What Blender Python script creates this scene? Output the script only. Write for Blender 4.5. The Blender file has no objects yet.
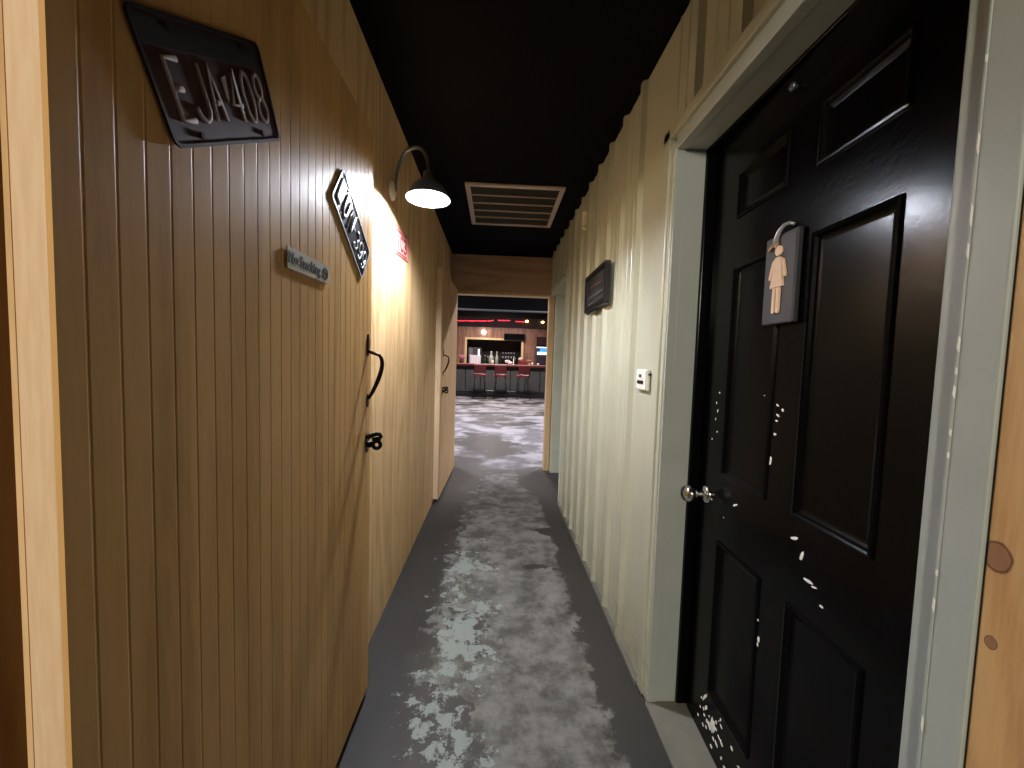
import bpy, bmesh, math, random
from mathutils import Matrix, Vector
random.seed(7)
S = bpy.context.scene
COL = S.collection
PI = math.pi

# ------------------------------------------------------------------ helpers
def lin(c):
    return tuple(((v / 255) / 12.92 if v / 255 <= .04045 else ((v / 255 + .055) / 1.055) ** 2.4) for v in c)

class N:
    """small node-graph helper"""
    def __init__(s, name):
        s.m = bpy.data.materials.new(name); s.m.use_nodes = True
        s.t = s.m.node_tree; s.b = s.t.nodes['Principled BSDF']; s._tc = None
    def node(s, kind, **kw):
        n = s.t.nodes.new(kind)
        for k, v in kw.items(): setattr(n, k, v)
        return n
    def put(s, sock, v):
        if hasattr(v, 'is_output') or isinstance(v, bpy.types.NodeSocket): s.t.links.new(v, sock)
        elif isinstance(v, (tuple, list)) and len(v) == 3 and sock.type == 'RGBA': sock.default_value = (*v, 1)
        else: sock.default_value = v
    def obj(s):
        if s._tc is None: s._tc = s.node('ShaderNodeTexCoord').outputs['Object']
        return s._tc
    def map(s, scale=(1, 1, 1), loc=(0, 0, 0), rot=(0, 0, 0), vec=None):
        n = s.node('ShaderNodeMapping'); s.put(n.inputs[0], vec or s.obj())
        n.inputs[1].default_value = loc; n.inputs[2].default_value = rot; n.inputs[3].default_value = scale
        return n.outputs[0]
    def noise(s, scale, detail=4, rough=.5, vec=None, dist=0):
        n = s.node('ShaderNodeTexNoise'); s.put(n.inputs['Vector'], vec or s.obj())
        n.inputs['Scale'].default_value = scale; n.inputs['Detail'].default_value = detail
        n.inputs['Roughness'].default_value = rough; n.inputs['Distortion'].default_value = dist
        return n.outputs[0]
    def math(s, op, a, b=0., c=0.):
        n = s.node('ShaderNodeMath', operation=op)
        for i, v in enumerate((a, b, c)): s.put(n.inputs[i], v)
        return n.outputs[0]
    def ss(s, v, lo, hi, a=0., b=1.):
        n = s.node('ShaderNodeMapRange', interpolation_type='SMOOTHSTEP')
        for i, q in enumerate((v, lo, hi, a, b)): s.put(n.inputs[i], q)
        return n.outputs[0]
    def mix(s, f, a, b, mode='MIX'):
        n = s.node('ShaderNodeMix', data_type='RGBA', blend_type=mode)
        s.put(n.inputs[0], f); s.put(n.inputs[6], a); s.put(n.inputs[7], b)
        return n.outputs[2]
    def xyz(s):
        n = s.node('ShaderNodeSeparateXYZ'); s.put(n.inputs[0], s.obj()); return n.outputs
    def set(s, col=None, rough=None, metal=None, bump=None, bs=.2, bd=.002, emit=None, es=0, coat=None, spec=None):
        b = s.b
        if col is not None: s.put(b.inputs['Base Color'], col)
        if rough is not None: s.put(b.inputs['Roughness'], rough)
        if metal is not None: s.put(b.inputs['Metallic'], metal)
        if spec is not None: s.put(b.inputs['Specular IOR Level'], spec)
        if coat is not None: b.inputs['Coat Weight'].default_value = coat; b.inputs['Coat Roughness'].default_value = .25
        if emit is not None: s.put(b.inputs['Emission Color'], emit); b.inputs['Emission Strength'].default_value = es
        if bump is not None:
            n = s.node('ShaderNodeBump'); n.inputs['Strength'].default_value = bs; n.inputs['Distance'].default_value = bd
            s.put(n.inputs['Height'], bump); s.t.links.new(n.outputs[0], b.inputs['Normal'])
        return s.m

def plain(name, c, rough=.5, metal=0., var=.12, scale=30, emit=None, es=0, bump=.08):
    n = N(name); c = lin(c)
    f = n.noise(scale, 5)
    col = n.mix(f, tuple(v * (1 - var) for v in c), tuple(min(1, v * (1 + var)) for v in c))
    return n.set(col, rough, metal, bump=f if bump else None, bs=bump, bd=.001, emit=lin(emit) if emit else None, es=es)

def wood(name, light, dark, along='z', scale=1., rough=.45, knots=None, ring=9., coat=None, fine=.35, spec=.3):
    """ply / board grain running along one axis"""
    n = N(name)
    st = {'x': (.09, 1, 1), 'y': (1, .09, 1), 'z': (1, 1, .09)}[along]
    v = n.map(tuple(k * scale for k in st))
    base = n.noise(3.2, 2, .4, v, .3)
    iso = n.math('FRACT', n.math('MULTIPLY', base, ring))
    iso = n.ss(n.math('ABSOLUTE', n.math('SUBTRACT', iso, .5)), .1, .5)
    fin = n.noise(75, 4, .6, v)
    big = n.noise(1.1, 3, .5, n.map((1, 1, .5)))
    f = n.math('ADD', n.math('MULTIPLY', iso, .45), n.math('MULTIPLY', n.ss(fin, .3, .7), fine))
    f = n.math('ADD', f, n.math('MULTIPLY', n.math('SUBTRACT', big, .5), .5))
    n_clamp = n.ss(f, 0., 1.)
    col = n.mix(n_clamp, lin(light), lin(dark))
    if knots:
        x, y, z = n.xyz()
        for (kx, ky, kz, r) in knots:
            d = n.math('ADD', n.math('POWER', n.math('SUBTRACT', x, kx), 2), n.math('POWER', n.math('SUBTRACT', y, ky), 2))
            d = n.math('ADD', d, n.math('POWER', n.math('MULTIPLY', n.math('SUBTRACT', z, kz), .75), 2))
            d = n.math('DIVIDE', n.math('SQRT', d), r)
            d = n.math('ADD', d, n.math('MULTIPLY', n.math('SUBTRACT', n.noise(60, 3), .5), .5))
            col = n.mix(n.ss(d, .7, 1.15, .75, 0.), col, lin((126, 84, 66)))
            col = n.mix(n.ss(n.math('ABSOLUTE', n.math('SUBTRACT', d, .95)), 0., .16, .8, 0.), col, lin((62, 34, 20)))
    return n.set(col, rough, bump=n.math('ADD', fin, iso), bs=.12, bd=.0008, coat=coat, spec=spec)

class MB:
    """collects shapes into one mesh"""
    def __init__(s): s.v = []; s.f = []; s.smooth = []
    def add(s, vs, fs, smooth=False):
        o = len(s.v); s.v += [tuple(v) for v in vs]
        s.f += [tuple(i + o for i in f) for f in fs]; s.smooth += [smooth] * len(fs)
    def box(s, a, b, bev=0.):
        (x0, y0, z0), (x1, y1, z1) = [tuple(t) for t in (map(min, a, b), map(max, a, b))]
        if bev <= 0:
            s.add([(x0, y0, z0), (x1, y0, z0), (x1, y1, z0), (x0, y1, z0), (x0, y0, z1), (x1, y0, z1), (x1, y1, z1), (x0, y1, z1)],
                  [(0, 3, 2, 1), (4, 5, 6, 7), (0, 1, 5, 4), (1, 2, 6, 5), (2, 3, 7, 6), (3, 0, 4, 7)])
        else:
            bm = bmesh.new(); bmesh.ops.create_cube(bm, size=1)
            for v in bm.verts: v.co = Vector(((x0 + x1) / 2 + v.co.x * (x1 - x0), (y0 + y1) / 2 + v.co.y * (y1 - y0), (z0 + z1) / 2 + v.co.z * (z1 - z0)))
            bmesh.ops.bevel(bm, geom=list(bm.edges), offset=bev, segments=2, affect='EDGES', profile=.5)
            s.bm(bm)
        return s
    def bm(s, bm, M=None, smooth=False):
        bm.verts.index_update()
        s.add([(M @ v.co if M else v.co) for v in bm.verts], [[v.index for v in f.verts] for f in bm.faces], smooth); bm.free(); return s
    def prism(s, poly, z0, z1, M=None):
        n = len(poly)
        vs = [Vector((x, y, z0)) for x, y in poly] + [Vector((x, y, z1)) for x, y in poly]
        if M: vs = [M @ v for v in vs]
        s.add(vs, [tuple(reversed(range(n))), tuple(range(n, 2 * n))] + [(i, (i + 1) % n, n + (i + 1) % n, n + i) for i in range(n)]); return s
    def ring(s, outer, inner, z0, z1):
        n = len(outer)
        vs = [(x, y, z) for z in (z0, z1) for P in (outer, inner) for x, y in P]
        f = []
        for i in range(n):
            j = (i + 1) % n
            f += [(i, j, 2 * n + j, 2 * n + i), (n + j, n + i, 3 * n + i, 3 * n + j), (2 * n + i, 2 * n + j, 3 * n + j, 3 * n + i), (j, i, n + i, n + j)]
        s.add(vs, f); return s
    def tube(s, pts, r, seg=12, closed=False, cap=True):
        pts = [Vector(p) for p in pts]; n = len(pts)
        rs = r if isinstance(r, (list, tuple)) else [r] * n
        T = []
        for i in range(n):
            a = pts[(i - 1) % n] if (closed or i > 0) else pts[i]; b = pts[(i + 1) % n] if (closed or i < n - 1) else pts[i]
            T.append((b - a).normalized())
        u = T[0].orthogonal().normalized(); vs = []
        for i in range(n):
            u = (u - T[i] * u.dot(T[i])).normalized(); w = T[i].cross(u)
            vs += [pts[i] + (u * math.cos(2 * PI * k / seg) + w * math.sin(2 * PI * k / seg)) * rs[i] for k in range(seg)]
        f = []
        for i in range(n if closed else n - 1):
            j = (i + 1) % n
            f += [(i * seg + k, i * seg + (k + 1) % seg, j * seg + (k + 1) % seg, j * seg + k) for k in range(seg)]
        s.add(vs, f, True)
        if cap and not closed: s.add(vs[:seg], [tuple(reversed(range(seg)))]); s.add(vs[-seg:], [tuple(range(seg))])
        return s
    def lathe(s, prof, c=(0, 0, 0), axis='z', seg=24, M=None):
        """prof: (radius, height) list, open ends kept unless radius 0"""
        vs = []; f = []
        for r, h in prof:
            for k in range(seg):
                a = 2 * PI * k / seg; p = (r * math.cos(a), r * math.sin(a), h)
                if axis == 'x': p = (p[2], p[0], p[1])
                if axis == 'y': p = (p[1], p[2], p[0])
                p = Vector(p)
                if M: p = M @ p
                vs.append(p + Vector(c))
        for i in range(len(prof) - 1):
            f += [(i * seg + k, i * seg + (k + 1) % seg, (i + 1) * seg + (k + 1) % seg, (i + 1) * seg + k) for k in range(seg)]
        s.add(vs, f, True); return s
    def ball(s, c, r, sc=(1, 1, 1), sub=2):
        bm = bmesh.new(); bmesh.ops.create_icosphere(bm, subdivisions=sub, radius=r)
        return s.bm(bm, Matrix.Translation(c) @ Matrix.Diagonal((*sc, 1)), True)
    def build(s, name, m, parent=None, local=False, kind=None, label=None, loc=None):
        off = Vector((0, 0, 0))
        if parent is not None and not local: off = Vector(parent.location)
        if loc is not None: off = Vector(loc)
        me = bpy.data.meshes.new(name)
        me.from_pydata([tuple(Vector(v) - off) for v in s.v], [], s.f)
        me.materials.append(m)
        bm = bmesh.new(); bm.from_mesh(me); bm.faces.ensure_lookup_table()
        for i, f in enumerate(bm.faces): f.smooth = s.smooth[i]
        bmesh.ops.remove_doubles(bm, verts=bm.verts, dist=1e-6)
        bmesh.ops.recalc_face_normals(bm, faces=bm.faces); bm.to_mesh(me); bm.free()
        o = bpy.data.objects.new(name, me); COL.objects.link(o)
        if parent is not None: o.parent = parent
        if loc is not None: o.location = loc
        if kind: o['kind'] = kind
        if label: o['label'] = label
        return o

def tag(o, label=None, cat=None, group=None, kind=None):
    if label: o['label'] = label
    if cat: o['category'] = cat
    if group: o['group'] = group
    if kind: o['kind'] = kind
    return o
def empty(name, loc, label=None, cat=None, group=None, kind=None, rz=0.):
    o = bpy.data.objects.new(name, None); COL.objects.link(o)
    o.location = loc; o.rotation_euler = (0, 0, rz); o.empty_display_size = .1
    return tag(o, label, cat, group, kind)
def on_wall(name, side, y, z, x, ang, label, cat, group=None):
    """an Empty lying on a side wall: local x reads along the wall, local z comes out of it"""
    o = empty(name, (x, y, z), label, cat, group)
    L = [(0, 1, 0), (0, 0, 1), (1, 0, 0)] if side == 'left' else [(0, -1, 0), (0, 0, 1), (-1, 0, 0)]
    R = Matrix(L).transposed().to_4x4() @ Matrix.Rotation(ang, 4, 'Z')
    o.rotation_euler = R.to_euler(); return o
def copy_tree(o, parent=None):
    c = o.copy(); COL.objects.link(c)
    if parent is not None: c.parent = parent
    for ch in list(o.children): copy_tree(ch, c)
    return c
def rrect(w, h, r, seg=5):
    P = []
    for cx, cy, a0 in ((w / 2 - r, h / 2 - r, 0), (-w / 2 + r, h / 2 - r, PI / 2), (-w / 2 + r, -h / 2 + r, PI), (w / 2 - r, -h / 2 + r, 1.5 * PI)):
        P += [(cx + r * math.cos(a0 + PI / 2 * k / seg), cy + r * math.sin(a0 + PI / 2 * k / seg)) for k in range(seg + 1)]
    return P
def text(name, s, w, h, depth, m, parent, loc=(0, 0, 0), bold=0., label=None):
    cu = bpy.data.curves.new(name, 'FONT'); cu.body = s; cu.extrude = .01; cu.offset = bold
    t = bpy.data.objects.new(name, cu); COL.objects.link(t)
    bpy.context.view_layer.update()
    me = bpy.data.meshes.new_from_object(t.evaluated_get(bpy.context.evaluated_depsgraph_get()))
    bpy.data.objects.remove(t)
    xs = [v.co.x for v in me.vertices]; ys = [v.co.y for v in me.vertices]; zs = [v.co.z for v in me.vertices]
    for v in me.vertices:
        v.co = ((v.co.x - (min(xs) + max(xs)) / 2) / (max(xs) - min(xs)) * w + loc[0],
                (v.co.y - (min(ys) + max(ys)) / 2) / (max(ys) - min(ys)) * h + loc[1],
                (v.co.z - min(zs)) / (max(zs) - min(zs)) * depth + loc[2])
    me.materials.clear(); me.materials.append(m)
    o = bpy.data.objects.new(name, me); COL.objects.link(o); o.parent = parent
    if label: o['label'] = label
    return o

# ------------------------------------------------------------------ materials
PLY = wood('plywood', (234, 198, 148), (198, 158, 108), 'z', 1., .55, ring=10, spec=.15)
PLYX = wood('plywood_header', (200, 170, 142), (168, 138, 112), 'x', 1., .5, ring=8)
BEAD = wood('beadboard', (216, 171, 110), (188, 144, 88), 'z', 1.3, .42, ring=5, fine=.3, spec=.16)
PINE = wood('pine_edge', (240, 214, 178), (224, 190, 150), 'z', 2., .5, knots=[(.02, .0, 1.72, .009), (.02, -.03, 1.45, .008)], ring=6)
POST = wood('pine_post', (206, 166, 114), (180, 134, 84), 'z', 2., .55, knots=[(.605, .427, 1.055, .014), (.605, .425, .95, .006), (.605, .40, .6, .015)], ring=7)
SHADEPOST = wood('shaded_jamb_wood', (92, 68, 48), (70, 50, 34), 'z', 2., .6, ring=7)  # shade on the jamb reveal is put into this dark colour
PINEFRAME = wood('pine_frame', (222, 194, 150), (198, 166, 122), 'z', 2., .5, ring=6)
BARWOOD = wood('bar_wall_wood', (150, 112, 94), (102, 72, 60), 'z', .8, .5, ring=7)

def metal_siding():
    n = N('cream_siding'); f = n.noise(14, 4, .5, n.map((1, 1, .25)))
    col = n.mix(f, lin((170, 171, 151)), lin((186, 187, 167)))
    x, y, z = n.xyz()
    grime = n.math('MULTIPLY', n.ss(z, .35, 0.), n.ss(n.noise(9, 6, .7), .4, .7))
    col = n.mix(n.math('MULTIPLY', grime, .55), col, lin((120, 112, 92)))
    return n.set(col, .3, bump=n.noise(45, 3), bs=.1, bd=.001)
SIDING = metal_siding()
def grey_paint():
    n = N('grey_trim_paint'); f = n.noise(8, 5)
    col = n.mix(f, lin((160, 167, 161)), lin((174, 181, 174)))
    return n.set(col, .42, bump=n.noise(90, 3), bs=.12, bd=.0008)
GREY = grey_paint()
GREENGREY = plain('green_grey_paint', (206, 214, 198), .45, scale=9)
def black_gloss():
    n = N('black_gloss_paint'); f = n.noise(60, 3); g = n.noise(6, 3)
    col = n.mix(g, lin((5, 5, 6)), lin((10, 10, 11)))
    return n.set(col, .2, spec=.09, bump=n.math('ADD', f, n.math('MULTIPLY', n.noise(160, 2), .4)), bs=.2, bd=.001)
BLACKDOOR = black_gloss()
def ceiling_mat():
    n = N('black_ceiling_paint'); x, y, z = n.xyz()
    seam = n.ss(n.math('ABSOLUTE', n.math('SUBTRACT', n.math('FRACT', n.math('DIVIDE', y, .61)), .5)), .485, .5)
    col = n.mix(n.noise(7, 5), lin((3, 3, 4)), lin((6, 6, 7)))
    col = n.mix(n.math('MULTIPLY', seam, .6), col, lin((5, 5, 6)))
    return n.set(col, .85, spec=.08, bump=n.noise(120, 3), bs=.2, bd=.001)
CEIL = ceiling_mat()
def floor_mat():
    n = N('worn_painted_concrete'); x, y, z = n.xyz()
    rag = n.noise(5.5, 9, .68); rag2 = n.noise(19, 8, .7); hall = n.ss(y, 4.35, 4.75)
    r = n.math('ADD', n.math('MULTIPLY', n.math('SUBTRACT', rag, .5), .55), n.math('MULTIPLY', n.math('SUBTRACT', rag2, .5), .30))
    left = n.math('ADD', x, .235); right = n.math('SUBTRACT', .425, x)
    rl = n.math('ADD', left, r); rr = n.math('ADD', right, n.math('MULTIPLY', r, .55))
    d = n.math('MINIMUM', rl, rr)
    # dull bands where the paint still holds across the strip
    bands = n.noise(1., 6, .6, n.map((1.5, 2.6, 1), (5.7, 2.2, 0)))
    hold = n.math('MULTIPLY', n.ss(bands, .575, .60), .22)
    hold = n.math('ADD', hold, n.math('MULTIPLY', n.ss(n.math('ABSOLUTE', n.math('SUBTRACT', y, 4.25)), .1, .9, .16, 0.), 1.))
    d = n.math('SUBTRACT', d, hold)
    worn_h = n.ss(d, -.012, .02)
    patch = n.noise(1., 8, .62, n.map((.8, .9, 1), (1.7, 2.3, 0)))
    worn_b = n.ss(patch, .43, .5)
    worn = n.math('ADD', n.math('MULTIPLY', worn_h, n.math('SUBTRACT', 1., hall)), n.math('MULTIPLY', worn_b, hall))
    paint = n.mix(n.noise(4, 6), lin((51, 50, 47)), lin((61, 60, 57)))
    smudge = n.ss(n.math('ADD', left, n.math('MULTIPLY', n.math('SUBTRACT', n.noise(3.5, 5), .5), .5)), -.1, .02)
    paint = n.mix(n.math('MULTIPLY', n.math('MULTIPLY', smudge, .75), n.ss(x, .1, -.05)), paint, lin((72, 70, 66)))
    conc = n.mix(n.ss(n.noise(7, 9, .7), .34, .66), lin((76, 75, 71)), lin((132, 133, 128)))
    conc = n.mix(n.ss(n.noise(26, 7, .7), .56, .68, 0., .5), conc, lin((66, 65, 62)))
    col = n.mix(worn, paint, conc)
    # pale paint flakes left along the worn strip's left side
    fl = n.math('ADD', n.math('ADD', n.math('MULTIPLY', n.noise(15, 10, .75), .7), n.math('MULTIPLY', n.noise(4, 3), .34)), n.math('MULTIPLY', n.ss(n.math('ABSOLUTE', n.math('ADD', x, .13)), .0, .42), -.20))
    fl = n.math('ADD', fl, n.math('MULTIPLY', n.ss(n.math('ABSOLUTE', n.math('SUBTRACT', y, 1.75)), .5, 1.6), -.12))
    col = n.mix(n.ss(fl, .505, .53, 0., .9), col, lin((148, 158, 153)))
    far = n.mix(n.ss(n.noise(2.2, 6), .4, .6), lin((100, 97, 102)), lin((176, 174, 180)))
    col = n.mix(n.math('MULTIPLY', n.math('MULTIPLY', hall, worn), .7), col, far)
    rough = n.math('ADD', .58, n.math('MULTIPLY', worn, .2))
    return n.set(col, rough, bump=n.math('ADD', n.math('MULTIPLY', worn, -.6), n.math('MULTIPLY', n.noise(60, 5), .3)), bs=.35, bd=.0018)
FLOOR = floor_mat()
SILL = plain('threshold_concrete', (122, 120, 108), .7, var=.3, scale=14)
BLACKMETAL = plain('black_iron', (18, 17, 16), .35, .4)
CHROME = plain('polished_chrome', (210, 210, 208), .14, 1., bump=0)
DARKBRONZE = plain('dark_bronze', (50, 38, 26), .3, .8)
GALV = plain('galvanised_shade', (120, 126, 132), .35, .8)
WHITEENAMEL = plain('white_enamel', (240, 242, 245), .4, bump=0)
BULB = plain('lit_bulb', (255, 255, 255), .4, emit=(236, 241, 255), es=2800, bump=0)
WHITEPL = plain('white_plastic', (226, 226, 216), .4)
CREAMPL = plain('cream_plastic', (250, 236, 214), .5)
BLACKPL = plain('black_plastic', (16, 16, 17), .4)
CHARCOAL = plain('charcoal_board', (40, 41, 43), .6)
MAROON = plain('maroon_plate_paint', (62, 26, 34), .45, .2, scale=18, var=.35)
PLATEDARK = plain('plate_edge_dark', (40, 40, 42), .4, .5)
PLATEPALE = plain('plate_letter_pale', (168, 150, 146), .7, 0, var=.3)
PLATESTEEL = plain('plate_dark_steel', (58, 54, 54), .3, .7, var=.3)
PLATEBRIGHT = plain('plate_bright_letter', (214, 216, 220), .4, .2)
REDPAINT = plain('red_sign_paint', (164, 34, 44), .45)
WHITESIGN = plain('white_sign_paint', (206, 170, 154), .4)
SILVERSIGN = plain('brushed_sign_metal', (206, 204, 194), .32, .35)
INK = plain('black_ink', (18, 18, 18), .5)
PALEWOOD = plain('pale_cut_wood', (228, 194, 160), .55, scale=40)
VENTPAINT = plain('vent_frame_paint', (178, 162, 146), .45)
VENTSLAT = plain('vent_slat_paint', (104, 100, 96), .5)
VENTSHADE = plain('vent_shade', (20, 20, 22), .8)
CHIP = plain('chip_and_glint', (236, 234, 226), .45)  # pale chips; on the black door the colour also carries their glints

# ------------------------------------------------------------------ the setting
XL, XR, CZ, YE = -.53, .605, 2.47, 4.50
m = MB(); m.box((-6, -6, -.12), (6, 17.5, 0))
tag(m.build('floor', FLOOR), 'grey painted concrete floor worn to pale concrete down its middle', 'floor', kind='structure')
m = MB(); m.box((-1.6, -2.4, CZ), (1.8, YE + .1, CZ + .1))
tag(m.build('ceiling', CEIL), 'matt black corridor ceiling', 'ceiling', kind='structure')
m = MB(); m.box((XL - .09, .40, 0), (XL, YE, CZ))
tag(m.build('wall_left', PLY), 'lacquered plywood wall on the left of the corridor', 'wall', kind='structure')

def siding_profile(y0, y1):
    """plan outline of ribbed sheet from y0 to y1: list of (x, y)"""
    P = [(XR, y0)]; k = math.floor((y0 - 1.455) / .232)
    while True:
        c = 1.455 + .012 + k * .232; k += 1
        if c - .03 < y0 + .004: continue
        if c + .03 > y1 - .004: break
        P += [(XR, c - .026), (XR - .019, c - .011), (XR - .019, c + .011), (XR, c + .026)]
        for q in (.085, .146):
            if c + q + .012 < y1: P += [(XR, c + q - .009), (XR - .0025, c + q - .005), (XR - .0025, c + q + .005), (XR, c + q + .009)]
    P = [p for i, p in enumerate(P) if i == 0 or p[1] > P[i - 1][1] + 1e-5]
    P.append((XR, y1)); return P
def siding(mb, y0, y1, z0, z1):
    P = siding_profile(y0, y1); Q = P + [(XR + .012, y1), (XR + .012, y0)]
    mb.prism(Q, z0, z1)
D0, D1, DH = .515, 1.365, 2.02       # restroom door opening
E0, E1 = 3.46, 4.40                  # second doorway in the right wall
m = MB()
siding(m, D1 + .082, E0 - .045, .012, CZ); siding(m, .44, D1 + .082, DH + .085, CZ); siding(m, E0 - .045, YE, DH + .06, CZ)
m.box((XR + .012, D1 + .05, 0), (XR + .14, E0 - .02, CZ)); m.box((XR + .012, .44, DH + .05), (XR + .14, D1 + .05, CZ)); m.box((XR + .012, E0 - .02, DH + .03), (XR + .14, YE, CZ))
tag(m.build('wall_right', SIDING), 'cream painted ribbed metal siding on the right of the corridor', 'wall', kind='structure')

m = MB(); m.box((XR - .0215, D1 + .083, 0), (XR + .01, E0 - .046, .02), .002)
tag(m.build('baseboard_right', plain('base_strip_grime', (112, 110, 100), .6, var=.35)), 'grimy metal strip along the foot of the ribbed siding', 'baseboard', kind='structure')
# end wall with its doorway
OX0, OX1, OH = -.47, .592, 2.045
m = MB(); m.box((XL, YE, OH), (.95, YE + .09, CZ)); m.box((XL, YE, 0), (OX0 - .045, YE + .09, OH)); m.box((.652, YE, 0), (.95, YE + .09, OH))
tag(m.build('wall_back', PLYX), 'brown plywood wall over the doorway at the corridor end', 'wall', kind='structure')
m = MB(); m.box((OX1, YE - .02, 0), (.652, YE + .11, OH + .01), .003); m.box((OX0 - .045, YE - .005, 0), (OX0, YE + .11, OH), .003); m.box((OX0 - .045, YE - .012, OH - .02), (OX1, YE + .11, OH + .012), .003)
tag(m.build('trim_1', PINEFRAME), 'pale pine frame around the doorway to the bar room', 'door frame', kind='structure')

# grey frame of the restroom door
m = MB()
m.box((XR - .002, D1 - .004, 0), (XR + .03, D1 + .05, DH + .03), .002); m.box((XR + .03, D1, 0), (XR + .105, D1 + .05, DH + .03), .002)
m.box((XR - .002, D0 + .01, DH), (XR + .03, D1, DH + .05), .002); m.box((XR + .03, D0 - .03, DH + .004), (XR + .105, D1, DH + .05), .002)
m.box((XR - .004, .440, 0), (XR + .03, .4835, DH + .06), .003); m.box((XR + .003, .4835, 0), (XR + .105, D0, DH + .05), .003)
m.box((XR - .0055, .4815, 0), (XR + .004, .4850, DH + .06), .001)
frame_ = tag(m.build('trim_2', GREY), 'grey painted frame around the black restroom door', 'door frame', kind='structure')
m = MB()
for z in (.62, .78, .95, 1.0, 1.16, 1.19, 1.24, 1.27, 1.30, 1.42, 1.46, 1.55, 1.66):
    hgt = .008 + .022 * random.random(); y = .4815
    m.add([(XR - .0062, y - .0002, z), (XR - .0062, y + .0016 + .001 * random.random(), z + hgt * .3), (XR - .0062, y + .0012, z + hgt), (XR - .0062, y - .0003, z + hgt * .8), (XR - .0050, y - .0002, z), (XR - .0050, y + .0024, z + hgt * .3), (XR - .0050, y + .0012, z + hgt), (XR - .0050, y - .0003, z + hgt * .8)],
          [(0, 1, 2, 3), (0, 4, 5, 1), (1, 5, 6, 2), (2, 6, 7, 3), (3, 7, 4, 0)])
m.build('chipped_edge', CHIP, frame_, kind='stuff', label='pale chips along the edge of the grey paint')
m = MB(); m.box((XR - .007, D1 + .004, .01), (XR + .01, D1 + .030, DH + .03), .003); m.box((XR - .014, D1 + .03, .01), (XR + .012, D1 + .082, DH + .09), .004)
m.box((XR - .014, .46, DH + .052), (XR + .012, D1 + .082, DH + .09), .004)
tag(m.build('trim_3', SIDING), 'cream metal edge strip between siding and grey door frame', 'trim', kind='structure')
m = MB(); m.box((XR - .01, D0, 0), (.86, D1, .012), .003)
tag(m.build('trim_4', SILL), 'worn pale threshold under the black restroom door', 'threshold', kind='structure')
# grey-green frame of the second doorway
m = MB(); m.box((XR + .052, E1, 0), (XR + .20, E1 + .06, 2.04), .003); m.box((XR - .008, E0 - .045, .01), (XR + .02, E0, 2.10), .003)
m.box((XR + .02, E0 - .03, 0), (XR + .18, E0, 2.06), .003); m.box((XR + .005, E0, 2.03), (XR + .18, E1 + .06, 2.075), .003)
tag(m.build('trim_5', GREENGREY), 'grey green frame of the doorway beside the corridor end', 'door frame', kind='structure')
# jambs of the doorway the view starts from
m = MB(); m.box((XR, .27, 0), (XR + .11, .438, CZ), .003)
tag(m.build('trim_6', POST), 'knotty bare pine post beside the grey door frame', 'post', kind='structure')
m = MB(); m.box((XL - .2, .26, 0), (XL - .012, .40, CZ), .003)
tag(m.build('trim_7', SHADEPOST), 'wooden jamb, its shade painted as dark colour, behind the edge of the open plywood door', 'door jamb', kind='structure')
m = MB(); m.box((-1.6, .27, 2.10), (1.8, .39, CZ))  # unseen header, added to keep light off the upper corridor
m.box((-1.6, .27, 0), (XL - .2, .39, 2.12)); m.box((XR + .11, .27, 0), (1.8, .39, 2.12))
tag(m.build('wall_front_light_block', PLYX), 'plywood partition around the near doorway, its unseen header added to block light', 'wall', kind='structure')

# ------------------------------------------------------------------ plywood doors
def pull_handle(mb, x, s, zt, zb):
    """wrought pull: two tapering leaves on the door and a bowed grip"""
    for z0, z1 in ((zt, zt - .075), (zb + .045, zb)):
        M = Matrix.Translation((x, 0, 0)) @ Matrix.Rotation(PI / 2, 4, 'X')
        a, b = max(z0, z1), min(z0, z1); mid = (a + b) / 2
        mb.prism([(-.003, a), (-.010, mid + .01), (-.010, mid - .01), (-.003, b), (.003, b), (.010, mid - .01), (.010, mid + .01), (.003, a)], -s * .0005, -s * .004, M)
    p0, p1 = zt - .060, zb + .030; pts = []
    for k in range(15):
        t = k / 14; d = .047 * math.sin(PI * t ** .5) ** .8 if 0 < t < 1 else 0
        pts.append((x, s * (.004 + d), p0 + (p1 - p0) * t))
    mb.tube(pts, [.0055 + .0022 * math.sin(PI * k / 14) for k in range(15)], 10)
def plywood_door(name, hinge, rz, s, L, z0, z1, T, grooved, label):
    r = empty(name, (hinge[0], hinge[1], 0), label, 'door', kind='structure', rz=rz)
    m = MB()
    if grooved:
        P = [(0, 0)]; x = .03
        while x < L - .01:
            P += [(x - .0024, 0), (x - .0006, -.0005), (x + .0006, -.0005), (x + .0024, 0)]; x += .0385
        P += [(L, 0), (L, -.006), (0, -.006)]
    else: P = [(0, 0), (L, 0), (L, -.006), (0, -.006)]
    m.prism([(a, s * b) for a, b in P], z0, z1)
    m.build('panel', BEAD if grooved else PLY, r, True)
    m = MB()                                    # lumber frame between the two sheets
    y0, y1 = sorted((-s * .0062, -s * (T - .0062)))
    for a, b, c, d in ((0, .089, z0, z1), (L - .089, L, z0, z1), (.0895, L - .0895, z0, z0 + .089), (.0895, L - .0895, z1 - .089, z1), (.0895, L - .0895, 1., 1.089)): m.box((a, y0, c), (b, y1, d), .0015)
    m.build('frame', PINE, r, True, label='bare pine frame showing at the door edge')
    m = MB(); y0, y1 = sorted((-s * (T - .006), -s * T)); m.box((0, y0, z0), (L, y1, z1)); m.build('back_panel', PLY, r, True)
    return r
near = plywood_door('door_1', (-.45, .418), PI / 2, -1, 1.0, .032, 2.045, .046, True, 'grooved plywood door folded back along the left wall, hung with plates')
hx = .962
m = MB(); pull_handle(m, hx, -1, 1.35, 1.095); m.build('pull_handle', DARKBRONZE, near, True, label='dark wrought iron pull handle')
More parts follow.
